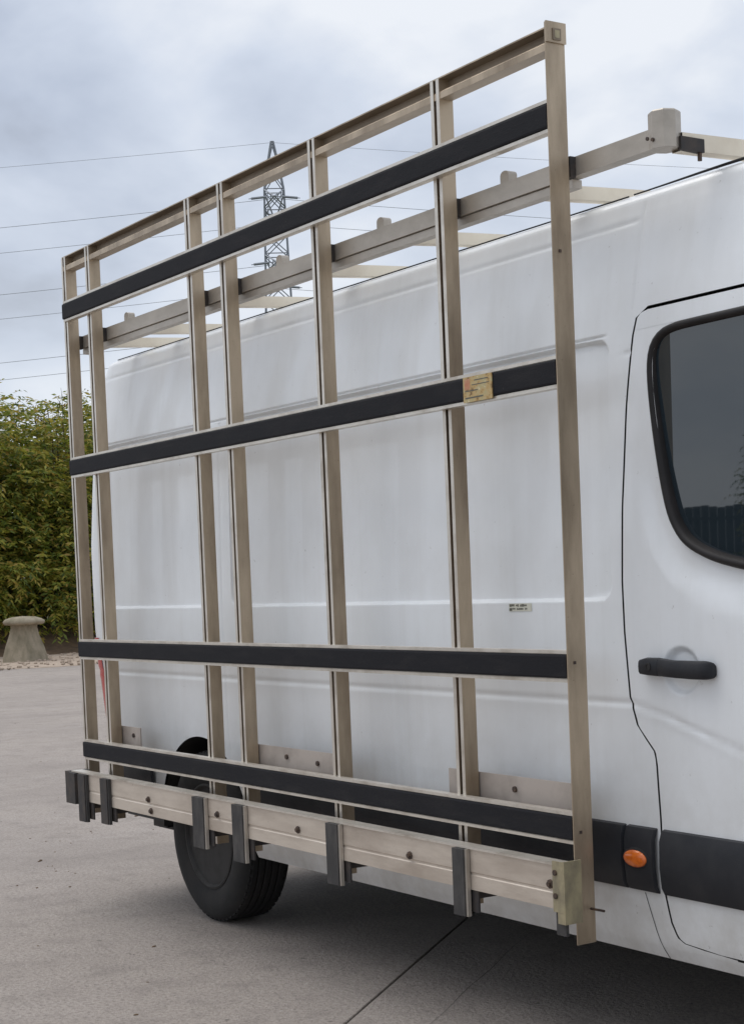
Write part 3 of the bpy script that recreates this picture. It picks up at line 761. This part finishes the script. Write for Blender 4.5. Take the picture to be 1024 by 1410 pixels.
# mounting plates between posts
def bolt(prof, c, parent, name='bolt'):
    bm = bmesh.new(); add_lathe(bm, prof, c, n=8); return bm_obj(name, bm, 'bolt', parent)
def plate(x0, x1, z0, z1, bolts):
    p = box('mounting_plate', x0, x1, .075, .080, z0, z1, 'plate', rack, .001)
    for bx, bz in bolts: bolt([(.009, 0), (.009, -.006)], (bx, .0748, bz), p)
plate(-.70, -.06, .66, .772, [(-.36, .735)])
plate(-1.96, -1.30, .66, .770, [(-1.72, .738), (-1.50, .730)])
plate(-3.19, -2.985, .66, .774, [(-3.05, .74)])
# shelf: lip, board, hanging blocks
box('shelf_lip', -3.412, .045, -.066, -.018, .5745, .5805, 'worn_lit', rack, .001)
def board(x0, x1):
    bm = bmesh.new()
    poly = [(-.058, .457), (-.054, .457), (-.054, .5742), (-.0605, .5742), (-.0605, .509), (-.058, .506), (-.058, .501), (-.0605, .498), (-.0605, .457)]
    extrude_poly(bm, poly, 'x', x0, x1)
    return bm_obj('shelf_board', bm, 'board', rack)
hang = [(-3.327, -3.215), (-3.085, -2.975), (-2.207, -2.075), (-1.882, -1.760), (-1.213, -1.100), (-.485, -.388), (.0, .045)]
board(-3.40, -3.05); board(-3.05, -2.18); board(-2.10, -1.85); board(-1.80, -1.18); board(-1.13, -.45); board(-.42, -.0)
for bx, bz in ((-2.622, .522), (-2.60, .478), (-2.016, .520), (-1.413, .526), (-.723, .519), (-.03, .522)):
    bolt([(.0125, .0), (.0125, -.005), (.007, -.0055), (.007, -.011)], (bx, -.0606, bz), rack, 'shelf_bolt')
for i, (x0, x1) in enumerate(hang):
    zb = (.372, .385, .385, .370, .376, .380, .392)[i]
    if i < 6:
        b = box('hanging_block', x0+.012, x1-.028, -.078, -.0625, zb, .573, 'rubbergrey' if i > 1 else 'darksteel', rack, .003)
        b['label'] = 'scuffed block hanging below the shelf lip'
        box('block_edge', x1-.0272, x1-.0175, -.074, -.0625, zb, .573, 'bar' if i > 1 else 'rubbergrey', b, .001)
        box('support_arm', x1-.040, x1-.005, -.050, .060, .430, .4565, 'darksteel', rack, .002); box('support_leg', x1-.04, x1+.010, -.056, -.050, zb+.012, .4565, 'darksteel', rack, .001)
    else:
        box('hanging_block', x0+.004, x1, -.072, -.0625, zb, .573, 'rubbergrey', rack, .002)
# rear end buffer of the shelf
e = box('end_buffer', -3.470, -3.415, -.072, .02, .437, .575, 'darksteel', rack, .005)
box('end_buffer', -3.412, -3.345, -.080, -.0625, .440, .573, 'darksteel', rack, .004)
# front hinge bracket, yellowed galvanised angle
bm = bmesh.new()
add_box(bm, .003, .048, -.080, -.074, .455, .590); add_box(bm, .022, .048, -.080, -.074, .425, .4545); add_box(bm, .0485, .054, -.080, -.022, .425, .592)
h = bm_obj('end_bracket', bm, 'galv', rack, bevel=.001)
for bz in (.560, .498): bolt([(.008, 0), (.008, -.004)], (.016, -.0802, bz), h)
bm = bmesh.new(); add_tube(bm, [(.0, .045, .445), (.050, .055, .443)], .0035, 6); bm_obj('fixing_pin', bm, 'bolt', rack)
# small screws on the front post
for bz in (.655, 1.11, 2.20): box('post_screw', .0040, .0062, .016, .024, bz-.004, bz+.004, 'bolt', fpost, 0)

# ------------------------------------------------------------------ roof rack
rr = thing('roof_rack', 'aluminium roof rack with upright end stops on the white van roof', 'roof rack', (-1.7, YC, 2.42))
for s in (0, 1):
    fy = (lambda y: y) if s == 0 else (lambda y: 2*YC-y)
    def bx(name, x0, x1, y0, y1, z0, z1, m, bev=.002):
        a, b = sorted((fy(y0), fy(y1))); return box(name, x0, x1, a, b, z0, z1, m, rr, bev)
    bx('side_bar', -3.47, .300, .090, .128, 2.405, 2.456, 'bar', .003)
    bx('lower_side_bar', -3.46, -.03, .098, .130, 2.380, 2.4025, 'bar', .002)
    for x in (-2.975, -2.33, -1.66, -.995, -.330):
        bm = bmesh.new(); n = 7; poly = [(x-.020, 2.456), (x+.020, 2.456)]+[(x+.020*math.cos(a), 2.478+.012*math.sin(a)) for a in np.linspace(0, math.pi, n)]
        extrude_poly(bm, poly, 'y', *sorted((fy(.094), fy(.124))))
        bm_obj('end_stop', bm, 'bar', rr)
    # bigger stop at the cab end, hexagonal tube
    bm = bmesh.new(); cx, cy = .335, fy(.105)
    add_lathe(bm, [(.041, 2.398), (.041, 2.488), (.037, 2.492)], (cx, cy, 0), axis='z', n=8); so_ = bm_obj('end_stop', bm, 'bar', rr)
    so_['label'] = 'larger eight sided end stop at the cab end'
    bolt([(.005, 0), (.005, -.004)], (.315, fy(.0665), 2.425), so_); bolt([(.005, 0), (.005, -.004)], (.337, fy(.0645), 2.418), so_)
    bm = bmesh.new(); extrude_poly(bm, [(.365, fy(.12)), (.378, fy(.12)), (.376, fy(.20)), (.355, fy(.20))], 'z', 2.392, 2.425); bm_obj('gusset', bm, 'darksteel', rr)
    bm = bmesh.new(); add_tube(bm, [(.368, fy(.19), 2.392), (.368, fy(.19), 2.372)], .006, 6); bm_obj('bolt', bm, 'bolt', rr)
    # spacers that tie the glass rack posts to the bar
    if s == 0:
        for x in (-3.46, -3.20, -2.235, -1.963, -1.298, -.571, -.03):
            box('rack_spacer', x, x+.027, .0705, .0895, 2.40, 2.455, 'darksteel', rr, .001)
for x in (-3.27, -2.86, -2.15, -1.47, -.88, -.205):
    # slightly bowed cross bars
    rows = []; ys = np.linspace(.131, 2*YC-.131, 21)
    prof = [(-.02, -.019), (.02, -.019), (.02, .019), (-.02, .019), (-.02, -.019)]
    for y in ys:
        b = .032*(1-((y-YC)/(YC-.13))**2); rows.append([(x+px, y, 2.406+b+pz) for px, pz in prof])
    grid_obj('cross_bar', np.array(rows), 'cross', rr, smooth=False)
    for y in (.43, 2*YC-.43): box('roof_foot', x-.03, x+.03, y-.03, y+.03, 2.375, 2.402, 'darksteel', rr, .003)
rows = []; ys = np.linspace(.13, 2*YC-.13, 21)
for y in ys:
    b = .014*(1-((y-YC)/(YC-.13))**2); rows.append([(.352+px, y, 2.414+b+pz) for px, pz in [(-.02, -.022), (.02, -.022), (.02, .022), (-.02, .022), (-.02, -.022)]])
grid_obj('cross_bar', np.array(rows), 'cross', rr, smooth=False)
for y in (.46, 2*YC-.46): box('roof_foot', .325, .38, y-.03, y+.03, 2.36, 2.395, 'darksteel', rr, .003)

# ------------------------------------------------------------------ pylon and wires
PX, PY = 3.551-.8765*180, -2.776+.4815*180
def build_pylon():
    py = thing('electricity_pylon', 'grey steel lattice electricity pylon standing far behind the van', 'pylon', (PX, PY, 0))
    ang = math.atan2(.4815, -.8765)
    def W(u, v, z):    # u across the view, v along it
        return Vector((PX-v*math.cos(ang)*-1-u*math.sin(ang), PY+v*math.sin(ang)+u*math.cos(ang), z))
    def hw(z): return np.interp(z, [0, 22, 30, 43, 47.6], [4.2, 1.9, 1.35, 1.0, .12])
    lv = [0, 6, 11, 15.5, 19.5, 23, 26, 28.5, 31, 33.5, 35.8, 38, 40.3, 42.5, 45, 47.6]
    for su in (-1, 1):
        for sv in (-1, 1):
            bm = bmesh.new(); add_tube(bm, [W(su*hw(z), sv*hw(z), z) for z in lv], .105, 5); bm_obj('leg', bm, 'pylon', py)
    bm = bmesh.new()
    for a, b in zip(lv, lv[1:]):
        for s in (-1, 1):
            for k in (0, 1):
                f = (lambda t, z, s=s: W(t*hw(z), s*hw(z), z)) if k == 0 else (lambda t, z, s=s: W(s*hw(z), t*hw(z), z))
                add_tube(bm, [f(-1, a), f(1, b)], .055, 4); add_tube(bm, [f(1, a), f(-1, b)], .055, 4); add_tube(bm, [f(-1, b), f(1, b)], .055, 4)
    tag(bm_obj('lattice', bm, 'pylon', py), kind='stuff')
    ends = []
    for z, l in ((40.6, 6.0), (33.8, 7.0), (27.2, 6.2)):
        for s in (-1, 1):
            bm = bmesh.new(); tip = W(0, s*l, z)
            for su in (-1, 1):
                add_tube(bm, [W(su*hw(z), s*hw(z), z), tip], .10, 4); add_tube(bm, [W(su*hw(z+1.8), s*hw(z+1.8), z+1.8), tip], .08, 4)
                for t in (.33, .66): add_tube(bm, [W(su*hw(z)*(1-t), s*(hw(z)+(l-hw(z))*t), z), W(su*hw(z+1.8)*(1-t), s*(hw(z)+(l-hw(z))*t), z+1.8*(1-t))], .05, 4)
            arm = bm_obj('cross_arm', bm, 'pylon', py)
            for du in (-1, 1):
                bm = bmesh.new(); q = W(du*2.6, s*l, z-.25); d = q-tip
                add_tube(bm, [tip+d*t for t in (0, .3, .31, .9, .91, 1)], [.04, .04, .13, .13, .04, .04], 6); bm_obj('insulator', bm, 'pylon', arm)
            ends.append((s, l, z))
    # wires run across the view through the arm tips
    k = 0
    names = {0: 'upper', 1: 'upper', 2: 'middle', 3: 'middle', 4: 'lower', 5: 'lower'}
    for i, (s, l, z) in enumerate(ends):
        bm = bmesh.new(); pts = []
        for u in np.linspace(-170, 170, 69):
            au = abs(u); sag = 15*(1-((au-170)/170)**2) if au < 170 else 15
            pts.append(W(u, s*l, z-.25-(0 if au < 2.6 else sag*.55)))
        add_tube(bm, pts, .024, 4)
        o = bm_obj('power_line', bm, 'wire')
        tag(o, 'thin power line on the %s arm of the pylon, on the %s side' % (names[i], 'near' if s < 0 else 'far'), 'power line', 'power lines strung from the pylon')
    bm = bmesh.new(); pts = [W(u, 0, 47.5-9*.8*(1-((abs(u)-170)/170)**2)) for u in np.linspace(-170, 170, 69)]
    add_tube(bm, pts, .018, 4); tag(bm_obj('power_line', bm, 'wire'), 'faint earth wire from the very top of the pylon', 'power line', 'power lines strung from the pylon')
build_pylon()

# ------------------------------------------------------------------ staddle stone
def build_staddle():
    cx, cy = -28.7, 8.95
    t = thing('staddle_stone', 'mushroom shaped staddle stone on the gravel beside the hedge', 'staddle stone', (cx, cy, .0))
    rg = random.Random(3)
    bm = bmesh.new(); rings = []
    for z, r in ((0, .37), (.10, .355), (.30, .300), (.52, .240), (.68, .215), (.735, .225)):
        q = []
        for k in range(24):
            a = 2*math.pi*k/24+.5; sq = 1/max(abs(math.cos(a-.5)), abs(math.sin(a-.5))); sq = min(sq, 1.32)
            q.append(bm.verts.new((cx+r*sq*.92*math.cos(a)+rg.uniform(-.012, .012), cy+r*sq*.92*math.sin(a)+rg.uniform(-.012, .012), z+.005)))
        rings.append(q)
    for A, B in zip(rings, rings[1:]):
        for k in range(24): bm.faces.new((A[k], A[(k+1) % 24], B[(k+1) % 24], B[k]))
    bm.faces.new(rings[-1]); bm_obj('base_stone', bm, 'stone', t, auto=30)
    bm = bmesh.new(); add_lathe(bm, [(.26, .735), (.37, .745), (.402, .775), (.398, .81), (.35, .855), (.24, .885), (.08, .898)], (cx, cy, 0), axis='z', n=28)
    for v in bm.verts: v.co += Vector((rg.uniform(-.01, .01), rg.uniform(-.01, .01), rg.uniform(-.008, .008)))
    bm_obj('cap_stone', bm, 'stone', t, smooth=True)
build_staddle()

# ------------------------------------------------------------------ hedge trees
def leaf_mesh(name, seed, H, RX, n_sprays, leafl=(.10, .19), droop=.6, per=15):
    g = np.random.default_rng(seed); V = []; F = []
    lobes = [(g.uniform(-.55, .55)*RX, g.uniform(-.5, .5)*RX, g.uniform(.35, .92)*H, g.uniform(.38, .62)*RX) for _ in range(15)]
    lobes += [(g.uniform(-.7, .7)*RX, g.uniform(-.7, .7)*RX, g.uniform(.12, .4)*H, g.uniform(.45, .65)*RX) for _ in range(12)]
    for _ in range(n_sprays):
        lx, ly, lz, lr = lobes[g.integers(len(lobes))]
        d = g.normal(size=3); d /= np.linalg.norm(d)
        rr_ = lr*(g.random()**.4)
        p = np.array([lx, ly, lz])+d*rr_*np.array([1, 1, 1.15]); p[2] = min(p[2], H*(.95+.06*g.random()))
        if p[2] < .25: continue
        out = np.array([p[0], p[1], 0.0]); out /= (np.linalg.norm(out)+1e-6)
        t = out*g.uniform(.3, 1)+d*.6+np.array([0, 0, g.uniform(.1, .9)]); t /= np.linalg.norm(t)
        ln = g.uniform(.45, .95); step = ln/per
        side = np.cross(t, [0, 0, 1]); side /= (np.linalg.norm(side)+1e-6)
        for k in range(per):
            t = t+np.array([0, 0, -droop*step*1.9]); t /= np.linalg.norm(t); p = p+t*step
            sd_ = side*(1 if k % 2 else -1)
            q = t*.65+sd_*g.uniform(.4, 1)+g.normal(size=3)*.22+np.array([0, 0, -.22]); q /= np.linalg.norm(q)
            l = g.uniform(*leafl)*(1-.35*k/per); wv = np.cross(q, g.normal(size=3)); wv /= np.linalg.norm(wv); w = l*.16
            i = len(V)
            m_ = p+q*l*.45
            V += [tuple(p), tuple(m_+wv*w), tuple(p+q*l+np.array([0, 0, -.12*l])), tuple(m_-wv*w)]
            F.append((i, i+1, i+2, i+3))
    me = bpy.data.meshes.new(name); me.from_pydata(V, [], F); me.update(); me.materials.append(M['leaf']); return me
def trunk_mesh(name, seed, H, RX):
    g = random.Random(seed); bm = bmesh.new()
    for _ in range(9):
        a = g.uniform(0, 6.28); r = g.uniform(.05, .3); pts = []; ex = g.uniform(.2, .75)*RX; h = g.uniform(.65, .98)*H
        for k in range(7):
            t = k/6; pts.append((math.cos(a)*(r+ex*t**1.4)+g.uniform(-.05, .05), math.sin(a)*(r+ex*t**1.4)+g.uniform(-.05, .05), -.1+h*t))
        add_tube(bm, pts, [.06*(1-.85*k/6) for k in range(7)], 6)
    for _ in range(7):          # bare twigs above the crown
        a = g.uniform(0, 6.28); r = g.uniform(0, .6)*RX; h0 = .8*H; top = H+g.uniform(.05, .5); x, y = r*math.cos(a), r*math.sin(a)
        pts = [(x, y, h0), (x+g.uniform(-.1, .1), y+g.uniform(-.1, .1), (h0+top)/2), (x+g.uniform(-.2, .2), y+g.uniform(-.2, .2), top)]
        add_tube(bm, pts, [.018, .012, .005], 4)
        for _ in range(5):
            t = g.uniform(.4, .95); b = Vector(pts[1]).lerp(Vector(pts[2]), t); add_tube(bm, [b, b+Vector((g.uniform(-.3, .3), g.uniform(-.3, .3), g.uniform(.05, .3)))], [.007, .003], 4)
    me = bpy.data.meshes.new(name); bm.to_mesh(me); bm.free(); me.materials.append(M['bark']); return me
def build_hedge():
    cr = [leaf_mesh('crown', 11+i, 5.4, 2.0, 1900, leafl=(.13, .24), droop=.75, per=13) for i in range(3)]
    tr = [trunk_mesh('trunk', 31+i, 5.4, 2.0) for i in range(3)]
    spots = [(-34.2, 5.0, 1.0), (-34.0, 7.4, .97), (-33.7, 9.5, 1.02), (-33.8, 11.5, .98), (-34.0, 13.4, 1.05), (-34.4, 15.8, 1.0),
             (-36.4, 6.4, 1.05), (-36.2, 9.6, 1.06), (-36.3, 12.6, 1.04)]
    desc = ['feathery hedge tree at the far left end of the hedge, past the picture edge', 'feathery green hedge tree at the left picture edge behind the staddle stone', 'feathery green hedge tree directly right of the staddle stone, left of the rack',
            'feathery green hedge tree seen between the two rear posts of the rack', 'feathery hedge tree hidden behind the rear corner of the van', 'feathery hedge tree furthest right, hidden behind the van side',
            'back row hedge tree showing above the left picture edge', 'back row hedge tree showing just left of the rack', 'back row hedge tree showing between the rear rack posts']
    for i, (x, y, s) in enumerate(spots):
        lab = desc[i]
        t = thing('hedge_tree', lab, 'tree', (x, y, .22), 'feathery trees along the yard edge')
        for nm, me in (('crown', cr[i % 3]), ('trunk', tr[i % 3])):
            o = bpy.data.objects.new(nm, me); C.objects.link(o); o.parent = t
            o.scale = (s, s, s*random.uniform(.90, .98)); o.rotation_euler = (0, 0, i*2.3)
    # trees and fence on the near side of the yard, seen only as reflections in the cab window
    spots = [(-25.6, -27.0, .85), (-20.5, -28.6, .65)]
    mlab = ['taller dark tree in front of the board fence, mirrored in the cab window', 'shorter dark tree in front of the board fence, nearer the camera']
    for i, (x, y, s) in enumerate(spots):
        t = thing('hedge_tree', mlab[i], 'tree', (x, y, 0), 'trees mirrored in the cab window')
        for nm, me in (('crown', cr[(i+1) % 3]), ('trunk', tr[i % 3])):
            o = bpy.data.objects.new(nm, me); C.objects.link(o); o.parent = t
            o.scale = (s*.7, s*.7, s); o.rotation_euler = (0, 0, i*1.3)
build_hedge()
def build_fence():
    x0, y0, x1, y1 = -34, -22, -12, -34
    t = thing('board_fence', 'dark close boarded timber fence across the yard, mirrored in the cab window', 'fence', (x0, y0, 0))
    d = Vector((x1-x0, y1-y0, 0)); n = 120; ln = d.length; d.normalize(); a = math.atan2(d.y, d.x)
    bm = bmesh.new(); add_box(bm, 0, ln/n-.012, -.012, .012, 0, 3.15); me = bpy.data.meshes.new('board'); bm.to_mesh(me); bm.free(); me.materials.append(M['timber'])
    for k in range(n):
        o = bpy.data.objects.new('board', me); C.objects.link(o); o.parent = t; o.location = d*(k*ln/n); o.location.z = -.1+random.uniform(-.04, .04); o.rotation_euler = (0, 0, a)
    bm = bmesh.new()
    for z in (.4, 1.5, 2.7): add_box(bm, 0, ln, .02, .06, z, z+.09)
    me = bpy.data.meshes.new('fence_rail'); bm.to_mesh(me); bm.free(); me.materials.append(M['timber'])
    o = bpy.data.objects.new('fence_rail', me); C.objects.link(o); o.parent = t; o.rotation_euler = (0, 0, a)
build_fence()
